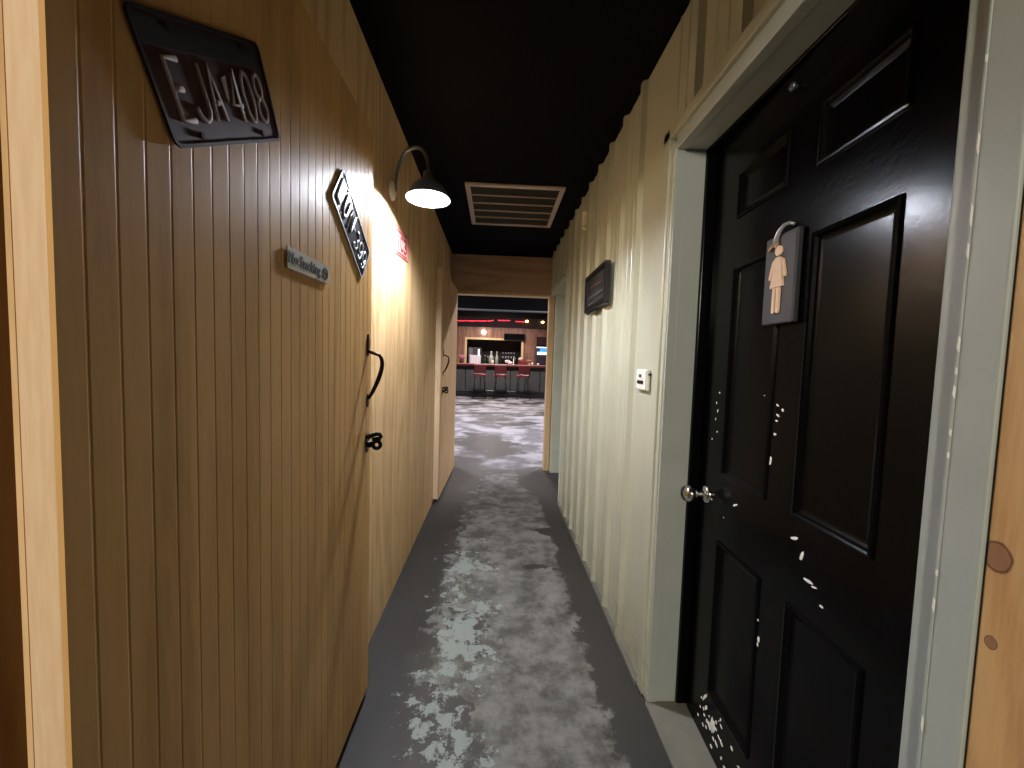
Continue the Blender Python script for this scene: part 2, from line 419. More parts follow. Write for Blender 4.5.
def ringpts(c, r, ax, n=18, e=1.):
    out = []
    for k in range(n):
        a = 2 * PI * k / n; u, v = r * math.cos(a), r * e * math.sin(a)
        out.append({'x': (c[0], c[1] + u, c[2] + v), 'y': (c[0] + u, c[1], c[2] + v), 'z': (c[0] + u, c[1] + v, c[2])}[ax])
    return out
def latch(root, x, s, z):
    m = MB(); m.prism([(-.016, .03), (.016, .03), (.016, -.012), (.004, -.034), (-.004, -.034), (-.016, -.012)], -s * .0005, -s * .004, Matrix.Translation((x, 0, z)) @ Matrix.Rotation(PI / 2, 4, 'X'))
    m.lathe([(.0, .020), (.010, .019), (.012, .012), (.012, .003), (.015, .001)], (x, 0, z - .006), 'y', 16, Matrix.Diagonal((1, s, 1, 1)).to_4x4())
    o = m.build('latch', BLACKMETAL, root, True, label='black iron latch with two loops')
    m = MB(); m.tube(ringpts((x + .004, s * .034, z - .008), .0130, 'x', 18, 1.), .0068, 8, closed=True); m.build('loop', BLACKMETAL, o, True)
    q = [(x - .008, s * .004, z + .018), (x - .004, s * .018, z + .026), (x, s * .034, z + .032), (x + .006, s * .043, z + .030), (x + .008, s * .047, z + .022), (x + .006, s * .042, z + .014), (x + .002, s * .032, z + .013), (x - .002, s * .02, z + .010)]
    m = MB(); m.tube(q, .0078, 8); m.build('loop', BLACKMETAL, o, True)
latch(near, hx, -1, .968)
DL = 1.055
fang = math.atan2(-(DL ** 2 - .022 ** 2) ** .5, -.022)
far_d = plywood_door('door_2', (-.458, 4.455), fang, 1, DL, .03, 2.06, .055, False, 'plywood door with a pine edge standing open at the corridor end')
m = MB(); pull_handle(m, .93, 1, 1.37, 1.12); m.build('pull_handle', DARKBRONZE, far_d, True, label='dark iron pull handle')
latch(far_d, .93, 1, .99)

# ------------------------------------------------------------------ black six-panel restroom door
XW = .74
d3 = empty('door_3', (XW, .53, 0), 'glossy black six-panel restroom door with chipped paint', 'door', kind='structure')
def panel_door(root, x, y0, y1, z0, z1, ys, zs, mat):
    m = MB(); Yb = [y0] + [v for p in ys for v in p] + [y1]; Zb = [z0] + [v for p in zs for v in p] + [z1]
    prof = [(0, 0), (.002, -.005), (.007, -.006), (.011, -.003), (.015, .003), (.020, .006), (.026, .0075)]
    for i in range(len(Yb) - 1):
        for j in range(len(Zb) - 1):
            a, b, c, d = Yb[i], Yb[i + 1], Zb[j], Zb[j + 1]
            if i % 2 and j % 2:
                last = None
                for ins, dep in prof:
                    R = [(x + dep, a + ins, c + ins), (x + dep, b - ins, c + ins), (x + dep, b - ins, d - ins), (x + dep, a + ins, d - ins)]
                    if last: m.add(last + R, [(k, (k + 1) % 4, 4 + (k + 1) % 4, 4 + k) for k in range(4)])
                    last = R
                m.add(last, [(0, 1, 2, 3)])
            else: m.add([(x, a, c), (x, b, c), (x, b, d), (x, a, d)], [(0, 1, 2, 3)])
    t = .04
    m.add([(x, y0, z0), (x, y1, z0), (x, y1, z1), (x, y0, z1), (x + t, y0, z0), (x + t, y1, z0), (x + t, y1, z1), (x + t, y0, z1)], [(0, 1, 5, 4), (1, 2, 6, 5), (2, 3, 7, 6), (3, 0, 4, 7), (4, 5, 6, 7)])
    return m.build('slab', mat, root)
panel_door(d3, XW, .535, 1.337, .018, 2.012, ((.665, .877), (.975, 1.198)), ((.20, .715), (.925, 1.585), (1.73, 1.87)), BLACKDOOR)
# knob
kn = MB(); kc = (XW, 1.285, .835)
kn.lathe([(.0, -.012), (.026, -.010), (.031, -.004), (.031, -.0005)], kc, 'x', 28)
kn.lathe([(.011, -.010), (.010, -.034), (.016, -.040), (.025, -.047), (.0275, -.057), (.025, -.067), (.016, -.074), (.0, -.076)], kc, 'x', 28)
kn.build('door_knob', CHROME, d3, label='polished chrome door knob')
m = MB(); m.lathe([(.0, -.018), (.008, -.016), (.010, -.011), (.006, -.007), (.004, -.0005)], (XW, .965, 1.965), 'x', 16)
m.build('hook', GALV, d3, label='small metal hook near the door top')
# chips in the black paint, their glints painted in as pale colour
def chip(mb, y, z, w, h, ang=0, n=7):
    P = []
    for k in range(n):
        a = 2 * PI * k / n; q = .6 + .5 * random.random(); u, v = 1.75 * w * q * math.cos(a), 1.75 * h * q * math.sin(a)
        P.append((u * math.cos(ang) - v * math.sin(ang), u * math.sin(ang) + v * math.cos(ang)))
    vs = [(XW - .0009, y + a, z + b) for a, b in P] + [(XW + .0002, y + a * 1.1, z + b * 1.1) for a, b in P]
    mb.add(vs, [tuple(range(n))] + [(i, (i + 1) % n, n + (i + 1) % n, n + i) for i in range(n)])
m = MB()
for y, z, w, h, a in ((.955, 1.18, .0035, .002, .3), (.952, 1.155, .005, .002, .5), (.955, 1.14, .0035, .0015, .2), (.957, 1.105, .003, .0022, 0), (.967, 1.035, .0022, .008, .1), (.935, 1.17, .003, .002, .8), (.985, 1.19, .002, .0012, 0), (1.01, 1.2, .002, .001, 0),
                      (.865, .875, .010, .0025, -.5), (.838, .845, .0025, .008, .3), (.812, .80, .011, .0022, -.1), (.795, .797, .006, .0015, -.3), (.772, .768, .003, .002, 0), (1.11, .862, .008, .002, -.5), (1.17, .80, .002, .0015, 0), (1.25, .83, .002, .0015, 0),
                      (1.24, 1.19, .002, .002, 0), (1.245, 1.13, .002, .004, .2), (1.255, 1.10, .0015, .003, 0), (1.24, 1.06, .002, .002, 0), (1.255, 1.155, .0015, .0025, 0), (1.27, 1.03, .0018, .0018, 0),
                      (.975, .60, .003, .002, 0), (.965, .55, .003, .006, .2), (.968, .535, .002, .003, 0)): chip(m, y, z, w, h, a)
for k in range(26): chip(m, 1.15 + random.gauss(0, .06), .125 + random.gauss(0, .035), .0015 + random.random() * .004, .0015 + random.random() * .004, random.random() * 3)
for y, z, w, h, a in ((1.16, .12, .009, .014, .3), (1.175, .10, .008, .006, 0), (1.215, .165, .003, .015, .5), (1.205, .135, .003, .01, .6), (1.13, .085, .007, .003, .4), (1.05, .155, .004, .003, 0)): chip(m, y, z, w, h, a)
m.build('chipped_paint_glints', CHIP, d3, kind='stuff', label='pale primer where the black paint has chipped, with glints painted in pale')

d3.location.x = .695; d3.rotation_euler.z = -math.radians(3.2)   # standing slightly ajar into the restroom
m = MB(); m.box((XR + .105, D1 - .012, .012), (XW + .04, D1 + .05, DH + .05), .003); m.box((XR + .105, D0 - .03, DH - .004), (XW + .04, D1 - .012, DH + .05), .003); m.box((XR + .105, .45, .012), (XW + .04, .53, DH + .05), .003)
tag(m.build('trim_9', BLACKDOOR), 'black painted stop around the black restroom door', 'door stop', kind='structure')
d4 = empty('door_4', (.77, 3.47, 0), 'dark door set back in the doorway beside the corridor end', 'door', kind='structure')
panel_door(d4, .77, E0 + .005, E1 - .005, .015, 2.025, ((3.58, 3.87), (3.98, 4.28)), ((.2, .75), (.93, 1.6), (1.74, 1.9)), BLACKDOOR)

# ------------------------------------------------------------------ plates and signs on the left
def arc(cx, cy, rx, ry, a0, a1, n=12): return [(cx + rx * math.cos(math.radians(a0 + (a1 - a0) * k / n)), cy + ry * math.sin(math.radians(a0 + (a1 - a0) * k / n))) for k in range(n + 1)]
GLYPH = {'E': [[(1, 0), (0, 0), (0, 1), (1, 1)], [(0, .52), (.8, .52)]], 'J': [[(1, 1)] + arc(.5, .25, .5, .25, 0, -180)], 'A': [[(0, 0), (.5, 1), (1, 0)], [(.2, .34), (.8, .34)]],
         '4': [[(.75, 0), (.75, 1), (0, .32), (1, .32)]], '0': [arc(.5, .5, .5, .5, 90, 450, 24)], '8': [arc(.5, .75, .42, .25, -90, 270, 18), arc(.5, .25, .5, .25, 90, 450, 18)],
         'L': [[(0, 1), (0, 0), (1, 0)]], 'U': [[(0, 1)] + arc(.5, .28, .5, .28, 180, 360) + [(1, 1)]], 'N': [[(0, 0), (0, 1), (1, 0), (1, 1)]],
         '3': [arc(.45, .75, .45, .25, 150, -90, 12) + arc(.45, .25, .55, .25, 90, -150, 12)], '9': [arc(.5, .68, .5, .32, 0, 360, 18), [(1, .68)] + arc(.5, .3, .5, .3, 0, -130, 8)],
         'I': [[(.5, 0), (.5, 1)]], 'C': [arc(.55, .5, .55, .5, 50, 310, 16)]}
def strokes(root, t, cx, cy, w, h, sw_, z, mt, label, gap=.36, wide=1.):
    m = MB(); n = sum(.45 if c in ' ' else 1 for c in t); cw = w / (n + gap * (n - 1)); x = cx - w / 2
    for c in t:
        if c == ' ': x += cw * .45 * (1 + gap); continue
        for st in GLYPH[c]:
            k = len(m.v); m.tube([(x + a * cw, cy - h / 2 + b * h, 0) for a, b in st], sw_, 8)
            for q in range(k, len(m.v)): v = m.v[q]; m.v[q] = (v[0], v[1], z + max(v[2], -sw_ * .2) * .55)
        x += cw * (1 + gap)
    o = m.build('lettering', mt, root, True); o['label'] = label; return o
def plate(root, w, h, face, rim, r=.014):
    m = MB(); m.prism(rrect(w, h, r), .001, .0022); o = m.build('plate_face', face, root, True)
    m = MB(); m.ring(rrect(w, h, r), rrect(w - .010, h - .010, r - .004), .0022, .0042); m.build('raised_edge', rim, root, True)
    m = MB()
    for sx in (-1, 1):
        for sy in (-1, 1):
            m2 = MB(); m2.prism([(sx * w * .29 + .0045 * math.cos(k * PI / 4), sy * (h / 2 - .014) + .0045 * math.sin(k * PI / 4)) for k in range(8)], .0022, .0048)
            m2.build('screw', DARKBRONZE, root, True)
xd = -.4490
p1 = on_wall('license_plate', 'left', .660, 1.688, xd, math.radians(30.5), 'maroon licence plate reading EJA 408, tilted up high on the grooved plywood door', 'licence plate', 'old licence plates on the left')
plate(p1, .300, .150, MAROON, PLATEDARK)
m = MB(); m.prism(rrect(.286, .030, .004), .0022, .0030); o = m.build('state_band', PLATEDARK, p1, True, label='worn dark band along the top'); 
for v in o.data.vertices: v.co.y += .052
strokes(p1, 'EJA 408', .004, -.008, .240, .070, .0042, .0028, PLATEPALE, 'pale worn embossed characters', .42)
m = MB(); m.prism([(.004, .014), (.018, .018), (.012, -.012), (.006, -.02)], .0022, .0034); m.build('dash', PLATEPALE, p1, True)
p2 = on_wall('license_plate', 'left', 1.226, 1.662, xd, math.radians(-36), 'dark licence plate with bright LUN 399 lettering, hung slanting down on the grooved door', 'licence plate', 'old licence plates on the left')
plate(p2, .292, .132, PLATESTEEL, PLATEBRIGHT)
strokes(p2, 'LUN', -.066, .002, .122, .074, .0062, .003, PLATEBRIGHT, 'big bright raised letters', .85)
strokes(p2, '399', .080, -.006, .100, .064, .0042, .003, PLATEBRIGHT, 'thin bright raised numerals', .5)
m = MB(); m.box((-.004, -.002, .0022), (.012, .006, .0055)); m.build('dash', PLATEBRIGHT, p2, True)
ns = on_wall('no_smoking_sign', 'left', .953, 1.479, xd, math.radians(1.2), 'small silver No Smoking nameplate on the grooved plywood door', 'sign')
m = MB(); m.prism(rrect(.205, .046, .003), .001, .0035); m.build('plaque', SILVERSIGN, ns, True)
text('lettering', 'No Smoking', .146, .032, .0012, INK, ns, (-.024, -.002, .0035), .012, 'black lettering')
m = MB(); C = [(.078 + .015 * math.cos(2 * PI * k / 24), .015 * math.sin(2 * PI * k / 24)) for k in range(24)]; C2 = [(.078 + .012 * math.cos(2 * PI * k / 24), .012 * math.sin(2 * PI * k / 24)) for k in range(24)]
m.ring(C, C2, .0035, .0047); m.prism([(.068, .0095), (.0695, .0110), (.088, -.0095), (.0865, -.0110)], .0035, .0047); m.box((.070, -.0018, .0035), (.086, .0018, .0044))
m.build('symbol', INK, ns, True, label='round no smoking symbol')
p3 = on_wall('license_plate', 'left', 2.165, 1.885, XL - .0012, math.radians(4), 'white licence plate with red border and characters on the plywood wall below the lamp', 'licence plate', 'old licence plates on the left')
plate(p3, .296, .142, WHITESIGN, REDPAINT)
strokes(p3, 'IC3', -.005, .0, .21, .070, .0075, .003, REDPAINT, 'red raised characters', .4)
m = MB(); m.box((-.10, .049, .0022), (.10, .058, .0035)); m.box((-.11, -.060, .0022), (.11, -.050, .0035)); m.build('stripe', REDPAINT, p3, True, label='red stripes above and below the characters')

# gooseneck lamp on the left wall
LX, LY, LZ = -.335, 1.855, 2.008
MY = 1.945   # the mount sits a little further along the wall
lamp = empty('wall_lamp', (XL, MY, 2.08), 'lit gooseneck wall lamp with a round metal shade on the left wall', 'lamp')
m = MB(); m.lathe([(.0, .020), (.030, .018), (.043, .010), (.045, .001)], (XL, MY, 2.075), 'x', 24); m.build('wall_mount', CREAMPL, lamp, label='pale round wall mount')
pts = []
for k in range(21):
    a = PI * k / 20; pts.append((XL + .02 + (LX - XL - .02) * (.5 - .5 * math.cos(a)), MY + (LY - MY) * (.5 - .5 * math.cos(a)), 2.075 + (.165) * math.sin(a) ** .8 * 1 + (LZ + .10 - 2.075) * (k / 20)))
pts[-1] = (LX, LY, LZ + .10)
m = MB(); m.tube(pts, .0085, 12); m.build('gooseneck_arm', GALV, lamp)
prof = [(.016, .125), (.024, .118), (.028, .085), (.045, .076), (.068, .058), (.086, .030), (.098, .004), (.102, .0)]
m = MB(); m.lathe(prof, (LX, LY, LZ), seg=40); m.lathe([(.0, .125), (.016, .125)], (LX, LY, LZ), seg=40); sh = m.build('lamp_shade', GALV, lamp, label='galvanised dome shade')
m = MB(); m.lathe([(r - .003, h - .001) for r, h in prof[2:]], (LX, LY, LZ), seg=40); m.lathe([(0, .084), (.025, .084)], (LX, LY, LZ), seg=40); m.build('reflector', WHITEENAMEL, sh, label='white inside of the shade', loc=(0, 0, 0)); 
sh.children[0].location = (-XL, -MY, -2.08)
m = MB(); m.lathe([(.012, .083), (.015, .074), (.026, .058), (.031, .044), (.028, .028), (.016, .017), (0, .013)], (LX, LY, LZ), seg=28); m.build('bulb', BULB, lamp, label='glowing bulb')

# ------------------------------------------------------------------ things on the right wall
sn = on_wall('wall_sensor', 'right', 2.66, 2.235, XR - .019, 0, 'small cream plastic sensor high on the ribbed metal wall', 'sensor')
m = MB(); m.box((-.022, -.05, 0), (.022, .06, .03), .006); m.build('housing', CREAMPL, sn, True)
m = MB(); m.lathe([(.0, .03), (.010, .027), (.014, .015), (.014, 0)], (0, 0, 0), 'z', 16, Matrix.Translation((.030, -.060, .012)) @ Matrix.Rotation(.5, 4, 'Y')); m.box((.006, -.062, .004), (.03, -.045, .018), .002); m.build('swivel_eye', CREAMPL, sn, True)
fs = on_wall('framed_sign', 'right', 2.27, 1.705, XR - .020, 0, 'black framed sign with faint lettering on the ribbed metal wall', 'sign')
m = MB(); W, H = .46, .225; m.ring(rrect(W, H, .002, 1), rrect(W - .05, H - .05, .002, 1), .0, .028); m.build('frame', BLACKPL, fs, True)
m = MB(); m.prism(rrect(W - .05, H - .05, .002, 1), .0, .016); m.build('board', CHARCOAL, fs, True)
FAINTRED = plain('faint_red_ink', (88, 66, 62), .6); FAINTGREY = plain('faint_grey_ink', (74, 74, 77), .6)
def scrawl(x0, x1, y, h, mt):
    m = MB(); x = x0
    while x < x1:
        w = .012 + random.random() * .012; q = h * (.7 + .3 * random.random())
        m.tube([(x, y - q / 2, .0175), (x + w * .3, y + q / 2, .0175), (x + w * .6, y - q * .3, .0175), (x + w, y + q * .2, .0175)], .0028, 5); x += w + .008
    m.build('lettering', mt, fs, True)
scrawl(-.13, .10, .030, .034, FAINTRED); scrawl(-.18, .16, -.030, .026, FAINTGREY); scrawl(-.18, .17, -.066, .014, FAINTGREY)
m = MB(); m.box((-.20, -.125, .004), (.02, -.112, .020), .002); m.build('hanger_strip', BLACKPL, fs, True)
sw = on_wall('switch_box', 'right', 1.545, 1.213, XR - .0035, 0, 'white surface-mounted switch box on the cream siding beside the restroom door', 'switch')
m = MB(); m.box((-.056, -.042, 0), (.056, .042, .012), .003); m.build('box', WHITEPL, sw, True)
m = MB(); m.box((-.050, -.038, .0122), (.050, .038, .0165), .0015); m.build('cover', WHITEPL, sw, True)
m = MB(); m.box((-.030, -.016, .0167), (.030, -.002, .0200), .001); m.build('toggle', BLACKPL, sw, True, label='black switch slot')
m = MB(); m.box((-.016, .010, .0167), (.010, .022, .0190), .001); m.build('button', CHARCOAL, sw, True, label='dark grey button')
m = MB(); m.box((.0565, .020, .002), (.078, .027, .010), .002); m.build('side_clip', DARKBRONZE, sw, True)

# restroom sign hanging on the black door
ws = on_wall('restroom_sign', 'right', .958, 1.497, .695 + .0559 * (.958 - .53) - .002, 0, 'dark board with a pale wooden woman figure hung on the black door', 'sign')
ws.rotation_euler = (Matrix.Rotation(-math.radians(3.2), 4, 'Z') @ ws.rotation_euler.to_matrix().to_4x4()).to_euler()
m = MB(); m.box((-.058, -.112, .0), (.058, .112, .016), .004); m.build('board', CHARCOAL, ws, True)
m = MB(); F0, F1 = .0162, .0215
m.prism([(.0 + .0115 * math.cos(2 * PI * k / 20), .070 + .0125 * math.sin(2 * PI * k / 20)) for k in range(20)], F0, F1)
m.prism([(-.014, .048), (-.008, .054), (.008, .054), (.014, .048), (.015, .030), (.024, -.020), (-.024, -.020), (-.015, .030)], F0, F1)
for sx in (-1, 1):
    m.prism([(sx * .016, .049), (sx * .021, .044), (sx * .031, .006), (sx * .029, .001), (sx * .024, .003), (sx * .0165, .030)][::sx], F0, F1)
    a, b = sorted((sx * .0025, sx * .0125)); m.prism([(a, -.0215), (a, -.082), ((a + b) / 2 - .002, -.0855), ((a + b) / 2 + .002, -.0855), (b, -.082), (b, -.0215)], F0, F1)
m.build('woman_figure', PALEWOOD, ws, True, label='cut-out pale wooden figure of a woman in a dress')
m = MB(); q = [(.026, .127, .003), (.018, .132, .010), (.008, .130, .016), (-.002, .119, .020), (-.009, .106, .021), (-.013, .094, .020), (-.016, .088, .0185)]
m.tube(q, [.004, .0045, .005, .0055, .006, .006, .005], 8); m.build('hook', plain('pale_steel', (176, 178, 180), .35, .5), ws, True, label='curved metal hook')
m = MB(); m.prism([(-.014, .100), (-.008, .098), (-.002, .082), (-.010, .078), (-.020, .084), (-.036, .076), (-.038, .083), (-.024, .090)], .0165, .023); m.build('tag_bow', plain('tan_cord', (150, 112, 76), .6), ws, True, label='small tan bow under the hook')

# ceiling return grille
VX0, VX1, VY0, VY1 = -.245, .44, 2.70, 3.475
vt = empty('ceiling_vent', ((VX0 + VX1) / 2, (VY0 + VY1) / 2, CZ), 'pale framed return air grille in the black ceiling', 'vent')
fw = .034; m = MB(); a = [(VX0, VY0), (VX1, VY0), (VX1, VY1), (VX0, VY1)]; b = [(VX0 + fw, VY0 + fw), (VX1 - fw, VY0 + fw), (VX1 - fw, VY1 - fw), (VX0 + fw, VY1 - fw)]
m.ring(a, b, CZ - .014, CZ - .001); m.build('frame', VENTPAINT, vt)
m = MB(); m.box((VX0 + .02, VY0 + .02, CZ - .003), (VX1 - .02, VY1 - .02, CZ - .001)); m.build('shade_sheet', VENTSHADE, vt, label='dark sheet painted as the shade behind the louvres')  # flat dark sheet painted as the shade inside the grille
bars = [VY0 + fw + (VY1 - VY0 - 2 * fw) * k / 5 for k in range(1, 5)]
for y in bars: m = MB(); m.box((VX0 + fw, y - .0025, CZ - .0145), (VX1 - fw, y + .0025, CZ - .004), .0008); m.build('crossbar', VENTPAINT, vt)
m = MB(); y = VY0 + fw + .012
while y < VY1 - fw - .008:
    if all(abs(y - q) > .012 for q in bars):
        m.add([(VX0 + fw, y - .006, CZ - .012), (VX1 - fw, y - .006, CZ - .012), (VX1 - fw, y + .006, CZ - .004), (VX0 + fw, y + .006, CZ - .004), (VX0 + fw, y - .005, CZ - .0132), (VX1 - fw, y - .005, CZ - .0132), (VX1 - fw, y + .007, CZ - .0052), (VX0 + fw, y + .007, CZ - .0052)],
              [(0, 1, 2, 3), (7, 6, 5, 4), (0, 4, 5, 1), (1, 5, 6, 2), (2, 6, 7, 3), (3, 7, 4, 0)])
    y += .0165
m.build('louvres', VENTSLAT, vt, label='dark grey louvres')

# ------------------------------------------------------------------ the bar room beyond
BZ = 3.45
m = MB(); m.box((-6, YE + .1, BZ), (6, 17.5, BZ + .1)); tag(m.build('ceiling_bar', CEIL), 'black ceiling of the bar room', 'ceiling', kind='structure')
m = MB(); m.box((-6, YE + .1, 0), (-5.9, 17.5, BZ)); tag(m.build('wall_bar_left', BARWOOD), 'left wall of the bar room', 'wall', kind='structure')
m = MB(); m.box((5.9, YE + .1, 0), (6, 17.5, BZ)); tag(m.build('wall_bar_right', BARWOOD), 'right wall of the bar room', 'wall', kind='structure')
m = MB(); m.box((-6, YE + .09, 0), (XL - .02, YE + .15, BZ)); m.box((.96, YE + .09, 0), (6, YE + .15, BZ)); m.box((XL - .02, YE + .095, CZ), (.96, YE + .15, BZ)); tag(m.build('wall_bar_front', BARWOOD), 'wall between corridor and bar room', 'wall', kind='structure')
YB = 15.8; RX0, RX1, RZ0, RZ1 = -1.2, 1.0, 1.05, 2.12
m = MB(); m.box((-6, YB, 0), (RX0, YB + .12, 2.62)); m.box((RX1, YB, 0), (6, YB + .12, 2.62)); m.box((RX0, YB, RZ1), (RX1, YB + .12, 2.62)); m.box((RX0, YB, 0), (RX1, YB + .12, RZ0))
tag(m.build('wall_bar_back', BARWOOD), 'reddish wood wall behind the bar', 'wall', kind='structure')
DARKWALL = plain('dark_wall', (16, 17, 18), .5)
for nm_, a_, b_, l_ in (('wall_bar_upper', (-6, YB, 2.621), (6, YB + .12, BZ), 'black upper wall above the bar'), ('wall_niche_back', (RX0 - .1, YB + .75, RZ0 - .1), (RX1 + .1, YB + .85, RZ1 + .1), 'black rear of the back bar recess'),
        ('wall_niche_left', (RX0 - .1, YB + .121, RZ0 - .1), (RX0, YB + .749, RZ1), 'black left side of the back bar recess'), ('wall_niche_right', (RX1, YB + .121, RZ0 - .1), (RX1 + .1, YB + .749, RZ1), 'black right side of the back bar recess'),
        ('wall_niche_top', (RX0 - .1, YB + .121, RZ1 + .001), (RX1 + .1, YB + .749, RZ1 + .1), 'black top of the back bar recess'), ('wall_niche_bottom', (RX0 + .001, YB + .121, RZ0 - .1), (RX1 - .001, YB + .749, RZ0), 'black ledge of the back bar recess')):
    m = MB(); m.box(a_, b_); tag(m.build(nm_, DARKWALL), l_, 'wall', kind='structure')
m = MB(); m.box((RX0 - .09, YB - .03, RZ0), (RX0, YB, RZ1 + .09), .004); m.box((RX1, YB - .03, RZ0), (RX1 + .09, YB, RZ1 + .09), .004); m.box((RX0, YB - .03, RZ1), (RX1, YB, RZ1 + .08), .004)
tag(m.build('trim_8', PINEFRAME), 'pale wood frame around the black back bar recess', 'frame', kind='structure')
m = MB(); m.box((-6, 9.0, 2.425), (6, 9.16, 2.455), .004)
tag(m.build('ceiling_beam', plain('grey_beam_paint', (84, 88, 90), .6)), 'thin grey rail under the dark bulkhead across the bar room', 'rail', kind='structure')
m = MB(); m.box((-6, 9.04, 2.456), (6, 9.12, BZ - .002)); tag(m.build('ceiling_bulkhead', CEIL), 'black bulkhead hanging across the bar room ceiling', 'bulkhead', kind='structure')
# canopy over the bar with a red rope light
m = MB(); m.box((-4.5, 14.098, 2.50), (4.5, 14.2, 2.84), .004); m.box((-4.5, 14.2, 2.80), (4.5, YB, 2.84))
for x in (-4.3, 4.3): m.box((x - .04, 14.13, 2.84), (x + .04, 14.17, BZ - .001))
tag(m.build('bar_canopy', plain('dark_red_fascia', (24, 6, 8), .8)), 'dark canopy board hanging above the bar', 'canopy')
REDGLOW = plain('red_light', (255, 60, 70), .4, emit=(255, 40, 60), es=2.6, bump=0); AMBER = plain('amber_light', (255, 190, 110), .4, emit=(255, 180, 90), es=22, bump=0)
rl = empty('rope_light', (-.2, 14.06, 2.70), 'glowing red rope light along the canopy above the bar', 'light')
for x0, x1, z0, z1 in ((-1.9, -.36, 2.665, 2.70), (-.33, -.14, 2.70, 2.73), (.02, .46, 2.735, 2.745), (.66, .98, 2.72, 2.715)):
    n = 16; m = MB(); m.tube([(x0 + (x1 - x0) * k / n, 14.078 - .0015 * math.sin(k), z0 + (z1 - z0) * k / n + .006 * math.sin(k * 1.7)) for k in range(n + 1)], .013, 8); m.build('light_tube', REDGLOW, rl)
for x_ in (-1.5, -.7, -.2, .25, .8): m = MB(); m.box((x_ - .012, 14.066, 2.668), (x_ + .012, 14.0982, 2.74), .002); m.build('clip', BLACKPL, rl)
def amber(x, z, label):
    r = empty('amber_lamp', (x, 14.05, z), label, 'lamp', 'small amber lamps on the canopy')
    m = MB(); m.ball((x, 14.035, z), .045, (1.25, .8, .8)); m.build('bulb', AMBER, r)
    m = MB(); m.lathe([(.0, .062), (.030, .060), (.034, .03), (.022, .012)], (x, 14.038, z), 'y', 16); m.build('socket', BLACKPL, r)
amber(1.06, 2.735, 'amber lamp at the right end of the red rope light'); amber(1.63, 2.725, 'amber lamp beside the doorway frame, apart from the red rope light')

STONE = plain('grey_front_panel', (72, 76, 77), .55, var=.35, scale=5); BARBODY = plain('bar_black_body', (22, 22, 24), .5); BARTOP = plain('bar_red_edge', (92, 30, 36), .3); BARFACE = plain('bar_top_shine', (206, 160, 148), .25)
YF = 13.75
bar = empty('bar_counter', (0, YF, 0), 'long bar counter with grey front panels and red edged top', 'bar counter')
m = MB(); m.box((-3.2, YF, 0), (3.2, YF + .55, 1.079)); m.build('body', BARBODY, bar)
m = MB(); m.box((-3.3, YF - .16, 1.08), (3.3, YF + .62, 1.145), .01); m.build('counter_edge', BARTOP, bar, label='dark red edge under the pale top')
m = MB(); m.box((-3.3, YF - .165, 1.1455), (3.3, YF + .62, 1.165), .004); m.build('countertop', BARFACE, bar, label='countertop with its shine painted pale pinkish')  # pale pink colour stands for the shine of the top seen edge-on
x = -3.17
while x < 3.1: m = MB(); m.box((x, YF - .03, .22), (x + .50, YF - .001, .96), .006); m.build('front_panel', STONE, bar); x += .5285
m = MB(); m.box((-3.2, YF - .05, .0), (3.2, YF - .001, .14), .004); m.build('kickboard', BARBODY, bar)
m = MB(); m.tube([(-3.1, YF - .16, .22), (3.1, YF - .16, .22)], .022, 10)
for x in (-2.4, -.9, .6, 2.1): m.tube([(x, YF - .16, .22), (x, YF - .04, .17)], .014, 8)
m.build('foot_rail', GALV, bar, label='metal foot rail')

REDVINYL = plain('red_vinyl_highlight', (190, 66, 72), .22); DARKRED = plain('dark_red_vinyl', (74, 18, 26), .4)  # seat red lightened towards pink to carry its highlight
def stool():
    r = empty('bar_stool', (0, 0, 0), '', 'stool', 'red bar stools at the bar')
    m = MB(); m.box((-.22, -.19, .76), (.22, .21, .835), .03); m.build('seat', REDVINYL, r, True)
    m = MB(); m.box((-.20, -.255, .885), (.20, -.205, 1.15), .022)
    m.build('backrest', DARKRED, r, True)
    for sx in (-.17, .17): m = MB(); m.tube([(sx, -.17, .765), (sx, -.23, .84), (sx, -.232, 1.0)], .012, 8); m.build('back_post', BLACKMETAL, r, True)
    for sx in (-1, 1):
        for sy in (-1, 1): m = MB(); m.tube([(sx * .15, sy * .14, .76), (sx * .21, sy * .20, .0)], [.016, .013], 8); m.build('leg', BLACKMETAL, r, True)
    m = MB(); m.tube([(-.192, -.182, .26), (.192, -.182, .26), (.192, .182, .26), (-.192, .182, .26)], .010, 8, closed=True); m.build('foot_ring', BLACKMETAL, r, True)
    return r
s0 = stool()
for i, (x, l) in enumerate(((-.54, 'red bar stool in front of the white crate on the bar'), (.17, 'red bar stool in the middle of the three at the bar'), (.93, 'red bar stool nearest the pine door frame, right of the other two'))):
    o = s0 if i == 0 else copy_tree(s0); o.location = (x, 13.12, 0); o['label'] = l; o.rotation_euler = (0, 0, (.08, -.05, .1)[i])

